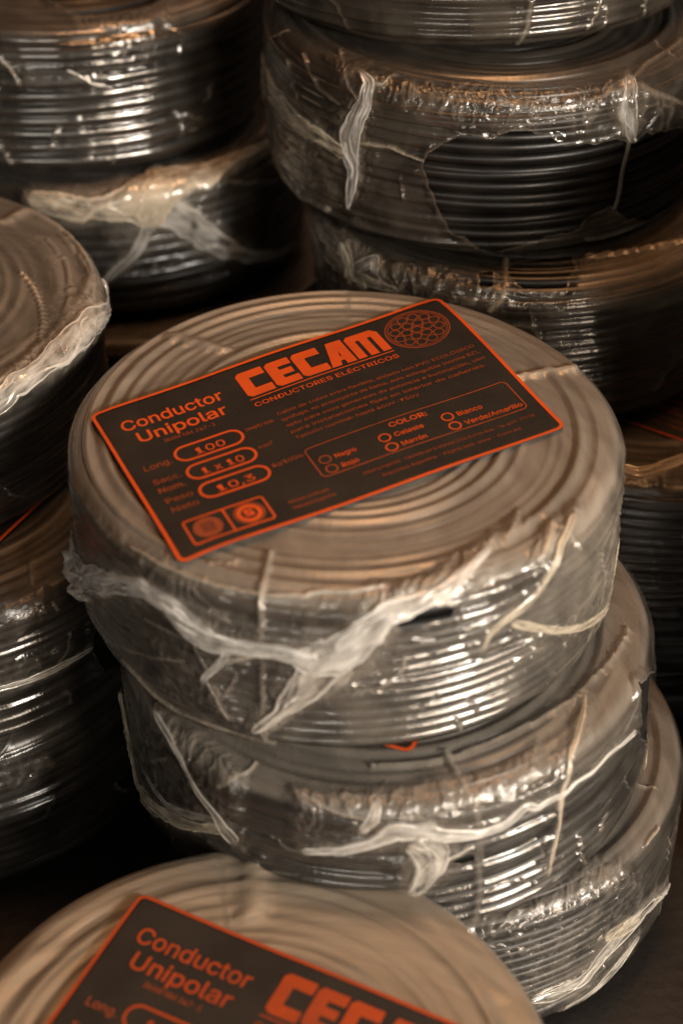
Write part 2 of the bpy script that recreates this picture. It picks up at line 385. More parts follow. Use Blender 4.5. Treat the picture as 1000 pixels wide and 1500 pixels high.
    # a gathered, whitened fold of film lying on the wrap
    def fold(s, p, mat='white', lift=2.0, seed=0, off=.4, rag=.3):
        seed = seed+s.seed*100+int(p[0][0])
        s.auto.append(dict(auto=True, p=[(q[0], q[1], q[2]*2.1) for q in p], milk=.16, lift=.5, bridge=.95, jit=.006))
        m = s.scale(); pts = s.path([q[:2] for q in p]); w = np.array([q[2] for q in p], float)*m*1.25
        u, v = s.metric(pts[:, 0], pts[:, 1]); L = np.concatenate([[0], np.cumsum(np.hypot(np.diff(u), np.diff(v)))])
        n = max(12, int(L[-1]/.0009)); t = np.linspace(0, L[-1], n)
        def sm(y):
            y = np.interp(t, L, y); k = max(3, int(.004/(L[-1]/n))) | 1; k = min(k, (n//3)*2+1)
            yp = np.pad(y, k//2, mode='edge'); return np.convolve(yp, np.ones(k)/k, 'valid')[:n]
        th = sm(pts[:, 0]); sv = sm(pts[:, 1]); ww = sm(w)*(.7+.6*fbm(t/.012, t*0, seed))
        ww = ww*np.minimum(1, .25+np.minimum(t, L[-1]-t)/.004)
        r = np.interp(sv, s.S, s.P[:, 0])
        tu = np.gradient(th*r); tv = np.gradient(sv); q = np.hypot(tu, tv)+1e-9; tu /= q; tv /= q
        wpx = float(np.mean([q[2] for q in p])); V, F, A, PU, PV = [], [], [], [], []; cnt = 0
        def surf(TH, SV, h):
            r0, z0, nr, nz = s.base_rz(np.clip(SV, .001, s.S[-1]-.002)); return s.xyz(TH, r0+nr*h, z0+nz*h)
        def place(o): return th[:, None]-tv[:, None]*o/np.maximum(r[:, None], .02), sv[:, None]+tu[:, None]*o
        def strip(vv, k, ed, pu, pv):
            nonlocal cnt
            m_ = vv.shape[0]; i = np.arange(m_-1)[:, None]*k; j = np.arange(k-1)[None]
            F.append(np.stack([i+j, i+k+j, i+k+j+1, i+j+1], -1).reshape(-1, 4)[:, ::-1]+cnt); V.append(vv.reshape(-1, 3)); cnt += m_*k
            A.append(np.broadcast_to(ed, (m_, k)).ravel()); PU.append(np.broadcast_to(pu, (m_, k)).ravel()); PV.append(np.broadcast_to(pv, (m_, k)).ravel())
        tt = t[:, None]; endf = np.minimum(1, np.minimum(t, L[-1]-t)/.004)[:, None]
        lf = min(1., max(.12, (wpx-3)/26))
        def hgt(c):                                           # gathered pleats running along the fold
            a1 = vnoise(tt/.022+c*.6, c*1.7+tt/.04+9, seed+4); a2 = 1-np.abs(2*vnoise(tt/.012+c, c*2.6+tt/.03+30, seed+5)-1)
            return .0009+off*.001+lift*.001*lf*np.sqrt(np.clip(1-(c*.97)**2, 0, 1))*(.15+.75*a1+.45*a2**2)
        # thin web of film
        k = 23; c = np.linspace(-1, 1, k)[None]
        e1 = 1+rag*(fbm(tt/.009, c*0+3, seed+1)-.45)*1.5; e2 = 1+rag*(fbm(tt/.009, c*0+9, seed+2)-.45)*1.5
        TH, SV = place(np.where(c < 0, c*e1, c*e2)*ww[:, None]/2)
        strip(surf(TH, SV, hgt(c)), k, smooth(0, .22, 1-np.abs(c))*endf*.999, tt*.12, c+seed % 7)
        # whitened creases in it
        rs = np.random.RandomState(seed % 99991); ns = 1 if wpx < 8 else int(np.clip(wpx/9+1.5, 2, 5))
        for q_ in range(ns):
            a0, a1 = 0., 1.
            if q_ > 1: a0 = rs.uniform(0, .5); a1 = a0+rs.uniform(.3, .6)
            k0, k1 = int(a0*n), min(n, int(a1*n)+2)
            if k1-k0 < 8: continue
            cc = (vnoise(t/.034, t*0+q_*7.3, seed+60)+vnoise(t/.013, t*0+q_*5.1, seed+61)*.5-.75)*1.7; cc = np.clip(cc, -1.1, 1.1)
            if q_ < 2: cc = np.clip((.80 if q_ else -.80)+cc*.35, -1, 1)*(1 if wpx >= 8 else .3)
            sw = (.00022+.00075*vnoise(t/.012, t*0+q_*3.7, seed+62)**2)*min(1.2, .55+wpx/40)
            x = np.linspace(-1, 1, 5)[None]
            TH, SV = place(cc[:, None]*ww[:, None]/2+x*sw[:, None]); h = hgt(np.clip(cc, -1, 1)[:, None])+.0002+np.sqrt(np.clip(1-x*x, 0, 1))*sw[:, None]*.45
            tap = np.minimum(1, np.minimum(np.arange(n)-k0, k1-np.arange(n))/6.)[k0:k1, None]
            strip(surf(TH, SV, h)[k0:k1], 5, np.clip(tap, 0, 1)*(1.3+.7*(1-np.abs(x))), tt[k0:k1]*.12, x*.2+q_)
        return mesh_obj('film_fold', np.concatenate(V), np.concatenate(F), FOLD[mat], s.root, dict(edge=np.concatenate(A), pu=np.concatenate(PU), pv=np.concatenate(PV)))
    def cord(s, pts, wpx, mat=None):                          # a tie running down the side under the film
        p = s.path(pts); m = s.scale(); n = 60; t = np.linspace(0, 1, n); x = np.linspace(0, 1, len(p))
        th = np.interp(t, x, p[:, 0]); sv = np.interp(t, x, p[:, 1]); th = th+.004*np.sin(t*9)
        r0, z0, nr, nz = s.base_rz(sv); a = np.linspace(0, 2*math.pi, 9)[:-1]; w = wpx*m/2
        TH = th[:, None]+np.cos(a)*w/s.R; h = np.sin(a)[None]*w*.45+.0004
        vv = s.xyz(TH, r0[:, None]+nr[:, None]*h, z0[:, None]+nz[:, None]*h).reshape(-1, 3)
        i = np.arange(n-1)[:, None]*8; j = np.arange(8)[None]; j2 = (j+1) % 8
        f = np.stack([i+j, i+8+j, i+8+j2, i+j2], -1).reshape(-1, 4)
        return mesh_obj('tie_cord', vv, f, mat or CORD, s.root)

# ------------------------------------------------------------------ the printed label
LW, LH = 154.5, 100.0
class Sheet:
    def __init__(s): s.v = []; s.f = []; s.m = []
    def poly(s, pts, m=0):
        n = len(s.v); s.v += [(x, y) for x, y in pts]; s.f.append(tuple(range(n, n+len(pts)))); s.m.append(m)
    def ring(s, outer, inner, m=0):
        o2, i2 = [], []
        for a in range(len(outer)):
            b = (a+1) % len(outer); k = max(1, int(math.dist(outer[a], outer[b])/4))
            for q in range(k):
                t = q/k; o2.append((outer[a][0]*(1-t)+outer[b][0]*t, outer[a][1]*(1-t)+outer[b][1]*t)); i2.append((inner[a][0]*(1-t)+inner[b][0]*t, inner[a][1]*(1-t)+inner[b][1]*t))
        outer, inner = o2, i2; n = len(s.v); k = len(outer); s.v += outer; s.v += inner
        for i in range(k):
            j = (i+1) % k; s.f.append((n+i, n+j, n+k+j, n+k+i)); s.m.append(m)
    def bar(s, x0, y0, x1, y1, w, m=0):
        d = math.hypot(x1-x0, y1-y0); nx, ny = -(y1-y0)/d*w/2, (x1-x0)/d*w/2
        k = max(1, int(d/4))
        for q in range(k):
            a, b = q/k, (q+1)/k; xa, ya, xb, yb = x0+(x1-x0)*a, y0+(y1-y0)*a, x0+(x1-x0)*b, y0+(y1-y0)*b
            s.poly([(xa+nx, ya+ny), (xa-nx, ya-ny), (xb-nx, yb-ny), (xb+nx, yb+ny)], m)
    def circle(s, cx, cy, r, w, m=0, n=40):
        a = [2*math.pi*i/n for i in range(n)]
        s.ring([(cx+r*math.cos(t), cy+r*math.sin(t)) for t in a], [(cx+(r-w)*math.cos(t), cy+(r-w)*math.sin(t)) for t in a], m)
    def disc(s, cx, cy, r, m=0, n=36): s.poly([(cx+r*math.cos(2*math.pi*i/n), cy+r*math.sin(2*math.pi*i/n)) for i in range(n)], m)
    def frame(s, x0, y0, x1, y1, r, w, m=0):
        s.ring(rrect(x0, y0, x1, y1, r), rrect(x0+w, y0+w, x1-w, y1-w, max(r-w, .01)), m)
    def text(s, st, x0, x1, y, h, m=0, bold=0.0):              # fit the line between x0 and x1, cap height h
        cu = bpy.data.curves.new('t', 'FONT'); cu.body = st; cu.font = FONT or cu.font; cu.size = 1; cu.offset = bold*.5; cu.resolution_u = 3
        ob = bpy.data.objects.new('t', cu); COL.objects.link(ob)
        dg = bpy.context.evaluated_depsgraph_get(); me = ob.evaluated_get(dg).to_mesh()
        vs = [tuple(v.co[:2]) for v in me.vertices]; fs = [tuple(p.vertices) for p in me.polygons]
        ob.evaluated_get(dg).to_mesh_clear(); bpy.data.objects.remove(ob); bpy.data.curves.remove(cu)
        if not vs: return
        xa = min(v[0] for v in vs); xb = max(v[0] for v in vs); k = (x1-x0)/(xb-xa); ky = h/.7
        n = len(s.v); s.v += [(x0+(v[0]-xa)*k, y+v[1]*ky) for v in vs]
        for f in fs: s.f.append(tuple(n+i for i in f)); s.m.append(m)
def rrect(x0, y0, x1, y1, r, n=7):
    out = []
    for cx, cy, a0 in ((x1-r, y1-r, 0), (x0+r, y1-r, 90), (x0+r, y0+r, 180), (x1-r, y0+r, 270)):
        for i in range(n): a = math.radians(a0+90*i/(n-1)); out.append((cx+r*math.cos(a), cy+r*math.sin(a)))
    return out

def label_art():
    s = Sheet(); O, Fd = 0, 1
    s.text('Conductor', 8.5, 51.5, 82.0, 8.6, O, .022); s.text('Unipolar', 12, 49.5, 72.6, 8.6, O, .022)
    s.text('IRAM NM 247-3', 20.5, 42, 68.0, 2.9, Fd)
    for i, (y, tx, u) in enumerate(((52.4, '100', 'metros'), (39.6, '1 x 10', 'mm²'), (26.8, '10,3', 'Kg/100m'))):
        s.frame(20.4, y, 49.2, y+10.2, 5.05, 1.1, O); wd = {0: (29, 41), 1: (26.5, 43.5), 2: (27.5, 42.5)}[i]
        s.text(tx, wd[0], wd[1], y+2.3, 5.4, O, .006); s.text(u, 50.8, 50.8+(11.5, 6, 12.5)[i], y+5.6, 3.0, Fd, .01)
    s.text('Long.', 7.2, 18.6, 54.6, 4.4, Fd, .008)
    s.text('Secc.', 7.4, 18.6, 45.0, 4.2, Fd, .008); s.text('Nom.', 7.4, 18.2, 39.2, 4.2, Fd, .02)
    s.text('Peso', 7.6, 18.4, 32.2, 4.2, Fd, .008); s.text('Neto', 7.6, 18.4, 26.2, 4.2, Fd, .008)
    s.frame(8, 5.2, 40.4, 19.4, 1.6, .75, O); s.bar(24.2, 5.9, 24.2, 18.7, .8, O)
    s.disc(16, 12.3, 5.6, Fd); s.circle(32.4, 12.3, 6.0, .7, Fd); s.circle(32.4, 12.3, 4.9, 1.7, O)
    for x in (14.2, 15.6, 17.0, 18.2): s.bar(x, 9.6, x, 15.2, .5, 2)
    s.poly([(30.6, 10.6), (34.2, 10.6), (34.2, 13.0), (31.9, 13.0), (31.9, 13.6), (34.2, 13.6), (34.2, 14.6), (30.6, 14.6), (30.6, 12.1), (32.9, 12.1), (32.9, 11.5), (30.6, 11.5)], O)
    s.text('Material certificado', 47.5, 63.5, 10.2, 2.2, Fd, .015); s.text('Industria Argentina', 47.5, 64.5, 6.6, 2.2, Fd, .015)
    # the big word, drawn as blocks
    y0, y1 = 77.0, 93.6; h = y1-y0; b = 4.7
    def C(x, w): s.poly([(x+1.6, y1), (x+w, y1), (x+w, y1-b), (x+b, y1-b), (x+b, y0+b), (x+w, y0+b), (x+w, y0), (x+1.6, y0), (x, y0+1.6), (x, y1-1.6)])
    C(60.2, 11.6)
    x = 72.8; w = 10.6; s.poly([(x+1.6, y1), (x+w, y1), (x+w, y1-4.3), (x+b, y1-4.3), (x+b, y0+10.1), (x+w-.8, y0+10.1), (x+w-.8, y0+6.4), (x+b, y0+6.4), (x+b, y0+4.3), (x+w, y0+4.3), (x+w, y0), (x+1.6, y0), (x, y0+1.6), (x, y1-1.6)])
    C(84.4, 11.4)
    x = 96.3; w = 10.6                                       # A: leaning left leg, straight right leg
    s.poly([(x, y0), (x+4.1, y0), (x+5.6, y0+5.0), (x+6.6, y0+9.4), (x+6.6, y1), (x+4.0, y1)]); s.poly([(x+6.6, y0), (x+w, y0), (x+w, y1), (x+6.6, y1)])
    s.poly([(x+5.0, y0+3.0), (x+6.6, y0+3.0), (x+6.6, y0+6.0), (x+5.9, y0+6.0)])
    x = 107.9; w = 14.2; l = 3.6                              # M: arch on three legs
    s.poly([(x, y0), (x+l, y0), (x+l, y1-4.4), (x+l, y1), (x+1.6, y1), (x, y1-1.6)]); s.poly([(x+l, y1-4.4), (x+5.3, y1-4.4), (x+5.3, y0), (x+8.9, y0), (x+8.9, y1-4.4), (x+w-l, y1-4.4), (x+w-l, y1), (x+l, y1)])
    s.poly([(x+w-l, y0), (x+w, y0), (x+w, y1-2.6), (x+w-2.2, y1), (x+w-l, y1)])
    s.bar(60, 75.4, 122.2, 75.4, .55, O); s.text('CONDUCTORES ELÉCTRICOS', 60.2, 122, 70.2, 3.6, O, .008)
    cx, cy = 136.4, 83.6
    s.circle(cx, cy, 13.0, .55, Fd); s.circle(cx, cy, 11.9, .4, Fd)
    pts = [(0, 0)]+[(4.55*math.cos(math.radians(60*i)), 4.55*math.sin(math.radians(60*i))) for i in range(6)]+[(8.9*math.cos(math.radians(30*i+15)), 8.9*math.sin(math.radians(30*i+15))) for i in range(12)]
    for dx, dy in pts: s.circle(cx+dx, cy+dy, 2.25, .5, Fd, 24)
    for i, (ln, xe) in enumerate((('Cable de cobre extra flexible, aislado con PVC ECOLÓGICO', 149.5), ('ignífugo, no propagante de llama, auto extinguible (norma BZ),', 149.5), ('apto para usos generales de potencia e iluminación, uso', 149.5), ('para instalaciones fijas en interior de cañerías.', 147.5), ('Tensión nominal: hasta 450V-750V', 117))):
        s.text(ln, 65.2, xe, 60.6-4.35*i, 2.55, Fd, .008)
    s.frame(64.4, 17.2, 148.8, 36.0, 2.4, .5, Fd)
    s.text('COLOR:', 98.5, 114, 31.2, 3.5, O, .025)
    for x, ws in ((67.0, ('Negro', 'Rojo')), (91.5, ('Celeste', 'Marrón')), (117.5, ('Blanco', 'Verde/Amarillo'))):
        for j, wd in enumerate(ws):
            yy = 25.3-6.0*j; s.circle(x+2.4, yy+1.4, 2.45, .55, Fd if x < 70 else O, 26); s.text(wd, x+6.4, x+6.4+len(wd)*1.68, yy, 3.3, O, .008)
    s.text('Industria Argentina - Fabricado por la empresa 1234, Buenos Aires - Tel. 4697-7777/8', 78, 148, 11.6, 2.2, Fd); s.text('República Argentina - Página web: www - Consulte', 84, 140, 7.2, 2.2, Fd)
    return s
FONT = None
try:
    import os
    FONT = bpy.data.fonts.load(os.path.join(bpy.utils.system_resource('DATAFILES'), 'fonts', 'Inter.woff2'))
except Exception:
    FONT = None
ART = label_art()

def homography(dst):                                           # label units -> plane, from the four corners TL TR BR BL
    src = [(0, LH), (LW, LH), (LW, 0), (0, 0)]; A = []
    for (x, y), (u, v) in zip(src, dst):
        A += [[x, y, 1, 0, 0, 0, -u*x, -u*y, -u], [0, 0, 0, x, y, 1, -v*x, -v*y, -v]]
    return np.linalg.svd(np.array(A))[2][-1].reshape(3, 3)
def put_label(coil, corners, z=.0019, ink=None):                          # corners in world x,y on the coil's top
    ink = ink or ORANGE; loc = []
    for c in corners:
        w = np.array([c[0], c[1], coil.top[2]-((c[0]-coil.top[0])*coil.up[0]+(c[1]-coil.top[1])*coil.up[1])/coil.up[2]]); l = coil.M.T @ (w-coil.top); loc.append((l[0], l[1]))
    Hm = homography(loc)
    def mp(pts, h):
        p = np.array(pts, float); q = np.c_[p, np.ones(len(p))] @ Hm.T; q = q[:, :2]/q[:, 2:]
        r = np.hypot(q[:, 0], q[:, 1]); zz = coil.H+z+h-.0022*smooth(.115, .148, r)+.0010*np.sin(q[:, 0]*38+1)*np.cos(q[:, 1]*31)
        th = np.arctan2(q[:, 1], q[:, 0])-coil.az0; zz = zz-.0016*np.cos(th+coil.ov[4])*(r/coil.R)**2
        return np.c_[q, zz]
    # card: a fine grid inside a rounded outline, so it can follow the film
    nx, ny = 62, 40; rr = 3.4
    g = []
    for i in range(nx+1):
        for j in range(ny+1):
            x, y = LW*i/nx, LH*j/ny
            dx = max(rr-x, x-(LW-rr), 0); dy = max(rr-y, y-(LH-rr), 0)
            if dx > 0 and dy > 0:
                d = math.hypot(dx, dy); k = max(dx, dy)/d; cx = min(max(x, rr), LW-rr); cy = min(max(y, rr), LH-rr); x, y = cx+(x-cx)*k, cy+(y-cy)*k
            g.append((x, y))
    f = [(i*(ny+1)+j, (i+1)*(ny+1)+j, (i+1)*(ny+1)+j+1, i*(ny+1)+j+1) for i in range(nx) for j in range(ny)]
    n = len(g); rim = [i*(ny+1) for i in range(nx+1)]+[nx*(ny+1)+j for j in range(1, ny+1)]+[i*(ny+1)+ny for i in range(nx-1, -1, -1)]+[j for j in range(ny-1, 0, -1)]
    v = np.vstack([mp(g, 0), mp([g[k] for k in rim], -.0006)])
    for a in range(len(rim)):
        b = (a+1) % len(rim); f.append((rim[a], n+a, n+b, rim[b]))
    card = mesh_obj('paper_label', v, f, CARD, coil.root)
    s = Sheet(); N = 220                                         # border, finely stepped so that it follows the card
    def along(o, r):
        pts = rrect(o, o, LW-o, LH-o, r, 9); out = []
        for a in range(len(pts)):
            b = (a+1) % len(pts); k = 24 if math.dist(pts[a], pts[b]) > 20 else 1
            for q in range(k): t = q/k; out.append((pts[a][0]*(1-t)+pts[b][0]*t, pts[a][1]*(1-t)+pts[b][1]*t))
        return out
    s.ring(along(.1, 3.4), along(1.45, 2.2))
    mesh_obj('label_border', mp(s.v, .0002), s.f, ink, card, smooth_shade=False)
    mesh_obj('lettering', mp(ART.v, .0002), ART.f, [ink, FADED, CARD], card, smooth_shade=False, mat_idx=ART.m)
    return card

# ------------------------------------------------------------------ the coils
def S(p, w=5, milk=.4, lift=.8, **k): return dict(p=p, w=w, milk=milk, lift=lift, **k)

def top_xy(coil, px, py):
    d = px_ray(px, py); t = ((coil.top-CAM) @ coil.up)/(d @ coil.up); return (CAM+t*d)[:2]
# --- middle stack, topmost
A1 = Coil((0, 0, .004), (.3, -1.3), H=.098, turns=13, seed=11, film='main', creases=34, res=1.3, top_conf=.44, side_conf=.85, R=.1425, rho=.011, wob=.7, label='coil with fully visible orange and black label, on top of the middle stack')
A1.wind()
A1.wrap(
    strokes=[S([(185, 797), (260, 838), (330, 855), (380, 866), (480, 867), (560, 860)], 5, .35, .7), S([(397, 808), (378, 868), (383, 960), (386, 1085)], 9, .16, .7),  # first stroke whitens the front rim in place of its highlight line
             S([(755, 553), (800, 545), (848, 538)], 6, .3, .9), S([(330, 512), (290, 500), (245, 487)], 9, .14, .5), S([(180, 965), (260, 1045), (330, 1082), (400, 1098)], 8, .12, .8),
             S([(690, 835), (700, 800), (706, 790)], 4, .4, 1), S([(560, 868), (555, 900)], 5, .5, 1), S([(470, 1000), (420, 1040), (380, 1068)], 30, .3, .6), S([(215, 905), (280, 935), (310, 985)], 5, .2, .9),
             S([(180, 945), (230, 962), (270, 965)], 4, .3, .9), S([(250, 870), (300, 890), (330, 905)], 5, .15, .9)],
    holes=[[(578, 905), (600, 893), (640, 886), (665, 885), (660, 903), (625, 915), (585, 924)]],
    crinkle=[([(545, 868), (620, 838), (690, 800), (760, 745), (775, 770), (720, 815), (640, 875), (560, 892)], 1.1), ([(560, 920), (620, 922), (670, 908), (668, 945), (600, 962), (560, 950)], .8),
             ([(118, 875), (180, 865), (260, 925), (320, 965), (330, 1050), (250, 1030), (175, 955)], .42), ([(110, 720), (180, 790), (330, 850), (330, 900), (200, 850), (110, 800)], .22), ([(730, 860), (790, 850), (790, 915), (710, 930)], .5)],
    haze=[([(850, 700), (912, 690), (912, 830), (885, 890), (840, 912), (745, 910), (800, 860), (835, 765)], .12)])
A1.fold([(112, 782, 20), (112, 812, 40), (118, 838, 52), (140, 846, 46), (175, 848, 36), (215, 858, 34), (250, 880, 36), (285, 915, 42), (310, 932, 34), (345, 942, 20), (395, 948, 15), (435, 957, 22), (470, 965, 30)], 'white', 3.0)
A1.fold([(108, 800, 20), (114, 830, 44), (122, 852, 50), (140, 862, 24)], 'white', 7.0, 2)
A1.fold([(425, 960, 20), (462, 966, 46), (495, 958, 56), (530, 930, 44), (565, 902, 30), (610, 884, 20), (655, 862, 16), (690, 836, 11), (716, 808, 7)], 'white', 2.6, 3)
A1.fold([(500, 962, 62), (470, 985, 50), (440, 1012, 34), (410, 1040, 18), (372, 1068, 7)], 'thin', 2.0, 5)
A1.fold([(326, 940, 9), (333, 958, 10), (318, 975, 11), (302, 988, 8), (297, 998, 6)], 'white', 1.2, 7)
A1.fold([(415, 955, 8), (375, 957, 8), (345, 964, 7), (328, 970, 5)], 'thin', 1, 8)
A1.fold([(300, 988, 6), (318, 1020, 7), (338, 1055, 6)], 'thin', .9, 9)
A1.fold([(838, 755, 5), (826, 790, 7), (803, 835, 8), (782, 868, 8), (757, 892, 11), (735, 908, 12), (715, 925, 10), (704, 948, 6)], 'cream', 1.4, 10)
A1.fold([(742, 911, 7), (775, 917, 9), (810, 922, 10), (845, 916, 11), (872, 901, 13), (893, 878, 15), (906, 852, 14), (912, 815, 8), (915, 790, 5)], 'cream', 1.6, 11)
A1.fold([(800, 800, 6), (805, 782, 9), (808, 765, 5)], 'cream', 1.2, 12)
put_label(A1, [top_xy(A1, *q) for q in ((131, 610), (642, 436), (830, 630), (264, 829))])

# --- middle stack, second
A2 = Coil((.0207, -.0361, -.0945), (-2.4, .3), turns=11, seed=23, film='clear', res=1.15, label='coil directly beneath the one with the fully visible label, white bunched film on its front')
A2.wind()
A2.wrap(
    strokes=[S([(700, 1165), (702, 1230), (700, 1300), (694, 1350)], 13, .2, .8), S([(652, 1100), (668, 1130), (690, 1172)], 11, .2, 1), S([(545, 1120), (640, 1112), (720, 1085), (800, 1045), (870, 990), (920, 920)], 5, .25, .9),
             S([(560, 1200), (500, 1190), (440, 1160)], 4, .3, 1), S([(940, 1000), (900, 1090)], 5, .12, .6)],
    holes=[[(662, 1258), (675, 1247), (690, 1246), (692, 1256), (676, 1263)], [(940, 985), (932, 1040), (932, 1080), (945, 1093), (957, 1086), (962, 1000), (955, 970)]],
    crinkle=[([(420, 1140), (560, 1150), (640, 1130), (760, 1110), (765, 1180), (680, 1205), (560, 1215), (420, 1235)], .8), ([(190, 1020), (300, 1070), (360, 1120), (350, 1230), (230, 1200), (175, 1090)], .7), ([(720, 1120), (790, 1080), (800, 1140), (740, 1160)], .7)],
    haze=[([(640, 1110), (900, 960), (930, 1060), (760, 1190), (650, 1210)], .08)])
A2.fold([(185, 1010, 12), (178, 1050, 24), (176, 1085, 34), (188, 1118, 34), (208, 1152, 30), (235, 1185, 24), (275, 1203, 18), (330, 1212, 12)], 'cream', 3.4, 1)
A2.fold([(225, 1040, 4), (242, 1078, 6), (268, 1112, 6), (292, 1158, 8), (318, 1190, 13), (330, 1212, 22), (350, 1235, 20)], 'thin', 1.8, 2)
A2.fold([(215, 1130, 6), (250, 1180, 14), (300, 1195, 10), (335, 1205, 8)], 'thin', 1.4, 21)
A2.fold([(440, 1240, 8), (500, 1240, 12), (545, 1228, 20), (580, 1213, 32), (620, 1212, 34), (660, 1218, 22), (700, 1216, 13), (738, 1202, 14), (768, 1176, 10), (782, 1180, 7), (800, 1168, 7), (822, 1158, 8), (840, 1140, 6), (862, 1124, 7), (885, 1100, 5), (905, 1086, 6), (925, 1066, 4)], 'white', 2.8, 3)
A2.fold([(858, 1015, 4), (850, 1065, 8), (838, 1106, 6), (820, 1155, 10), (816, 1200, 6), (806, 1250, 7), (800, 1280, 4)], 'cream', 1.5, 4)
A2.fold([(596, 1225, 22), (625, 1240, 44), (628, 1262, 44), (615, 1285, 32), (602, 1305, 22)], 'thin', 3.2, 5)
A2.fold([(640, 1262, 7), (668, 1248, 6), (694, 1232, 5)], 'thin', 1.2, 6)
A2.fold([(958, 1095, 9), (950, 1115, 12), (940, 1150, 6)], 'cream', 1.2, 7)
A2.fold([(525, 1215, 8), (548, 1195, 12), (555, 1170, 8)], 'white', 1.6, 8)

# --- middle stack, bottom
A3 = Coil((.0519, -.0274, -.189), (-.9, -.2), turns=13, seed=37, film='clear', res=.95, label='lowest coil of the middle stack, resting on the floor at the lower right')
A3.wind()
A3.wrap(strokes=[S([(990, 1000), (998, 1050)], 6, .25, 1)],
        crinkle=[([(640, 1370), (760, 1330), (870, 1245), (930, 1270), (960, 1310), (880, 1440), (780, 1490), (680, 1440)], 1.0)])
A3.fold([(770, 1462, 14), (810, 1452, 30), (850, 1432, 34), (880, 1398, 26), (915, 1362, 30), (945, 1330, 22), (975, 1296, 9)], 'thin', 3.0, 1)
A3.fold([(820, 1480, 10), (870, 1450, 16), (910, 1405, 18), (935, 1370, 10)], 'thin', 2.2, 2)
A3.fold([(880, 1375, 10), (905, 1362, 26), (935, 1345, 18)], 'cream', 2.6, 3)

# --- front coil
B1 = Coil((-.0445, -.283, -.157), (-.8, -2.2), H=.118, turns=16, seed=41, film='hazy', res=.85, top_conf=.55, label='blurred nearest coil with a partly cropped orange label, at the bottom edge')
B1.wind()
B1.wrap(strokes=[S([(375, 1255), (372, 1300), (370, 1345)], 12, .14, .6)],
        holes=[], haze=[([(405, 1250), (440, 1250), (472, 1312), (440, 1318)], -.3), ([(235, 1250), (262, 1250), (275, 1272), (245, 1275)], -.28), ([(100, 1320), (135, 1312), (150, 1340), (115, 1345)], -.2), ([(470, 1320), (500, 1320), (520, 1350), (500, 1355)], -.12)],
        crinkle=[([(0, 1400), (60, 1360), (90, 1390), (20, 1440)], .3), ([(560, 1290), (640, 1330), (740, 1450), (700, 1470), (600, 1360)], .14)])
tl = np.array(top_xy(B1, 207, 1311)); ax = np.array((math.cos(math.radians(-26.5)), math.sin(math.radians(-26.5)))); ay = np.array((-ax[1], ax[0]))
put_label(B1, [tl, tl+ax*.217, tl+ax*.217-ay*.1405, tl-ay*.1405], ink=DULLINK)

# --- left stack
C1 = Coil((-.2808, .1223, .015), (2.3, -2.5), turns=12, seed=53, film='clear', res=1.0, label='cropped coil at the left edge with crumpled whitish film round its rim, topmost there')
C1.wind()
C1.wrap(strokes=[S([(0, 325), (40, 303), (75, 295)], 6, .3, 1), S([(30, 400), (60, 470), (55, 500)], 4, .2, .7), S([(0, 560), (50, 515), (100, 460), (130, 400)], 14, .2, 1), S([(70, 350), (100, 420), (90, 460)], 5, .25, 1), S([(90, 340), (125, 400)], 4, .2, .8)],
        crinkle=[([(158, 395), (158, 450), (120, 510), (60, 555), (0, 600), (0, 540), (50, 500), (100, 440), (130, 390)], .9), ([(0, 330), (60, 340), (90, 420), (40, 500), (0, 520)], .25)])
C1.fold([(152, 392, 10), (158, 420, 18), (152, 445, 26), (132, 470, 34), (108, 495, 36), (80, 518, 24), (50, 545, 20), (20, 568, 22), (0, 590, 20), (-40, 615, 18)], 'thin', 3.4, 1)
C1.fold([(150, 440, 12), (130, 480, 20), (105, 505, 22), (95, 520, 8)], 'thin', 3.0, 2)
C1.fold([(60, 525, 8), (30, 555, 14), (5, 580, 12), (-30, 600, 10)], 'thin', 2.0, 3)
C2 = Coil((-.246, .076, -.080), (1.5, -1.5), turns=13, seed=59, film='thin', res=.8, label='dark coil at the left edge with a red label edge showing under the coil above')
C2.wind()
C2.wrap(crinkle=[([(0, 880), (70, 850), (80, 900), (0, 950)], .9), ([(0, 960), (130, 930), (130, 960), (0, 1010)], .5)], holes=[[(140, 900), (165, 890), (185, 930), (180, 975), (150, 985), (135, 950)]])
C2.fold([(-30, 1012, 8), (40, 995, 10), (95, 970, 9), (135, 945, 6)], 'thin', 1.6, 1)
C3 = Coil((-.25, .07, -.176), (0, 0), H=.106, turns=14, seed=61, film='thin', res=.7, label='lowest dark coil at the left edge, in shadow down to the floor')
C3.wind()
C3.wrap(crinkle=[([(0, 1120), (90, 1090), (90, 1130), (0, 1160)], .9)])

# --- far left stack
D1 = Coil((-.195, .4229, .102), (.9, .4), turns=9, seed=67, film='glossy', res=.85, side_conf=.75, label='coil of thick black cable with glossy film in the top left corner')
D1.wind()
D1.wrap(strokes=[S([(0, 88), (15, 100), (28, 122)], 6, .4, 1), S([(100, 105), (140, 125), (165, 128)], 4, .2, .8)],
        holes=[[(60, -20), (75, 5), (110, 25), (160, 28), (220, 15), (250, -20)]],
        crinkle=[([(150, 60), (235, 40), (240, 90), (160, 110)], .5), ([(20, 95), (160, 95), (160, 130), (20, 130)], .4), ([(60, 10), (110, 40), (230, 40), (260, 0), (240, 0), (120, 20)], .6)])
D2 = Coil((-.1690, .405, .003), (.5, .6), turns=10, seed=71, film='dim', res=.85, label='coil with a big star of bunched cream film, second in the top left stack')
D2.wind()
D2.wrap(haze=[([(40, 262), (220, 255), (220, 300), (60, 300)], .12), ([(215, 255), (300, 245), (400, 205), (330, 265), (240, 300)], .25)], strokes=[S([(330, 268), (380, 268), (430, 258)], 4, .2, .8)],
        crinkle=[([(260, 290), (310, 285), (320, 330), (290, 345), (250, 330)], .6)])
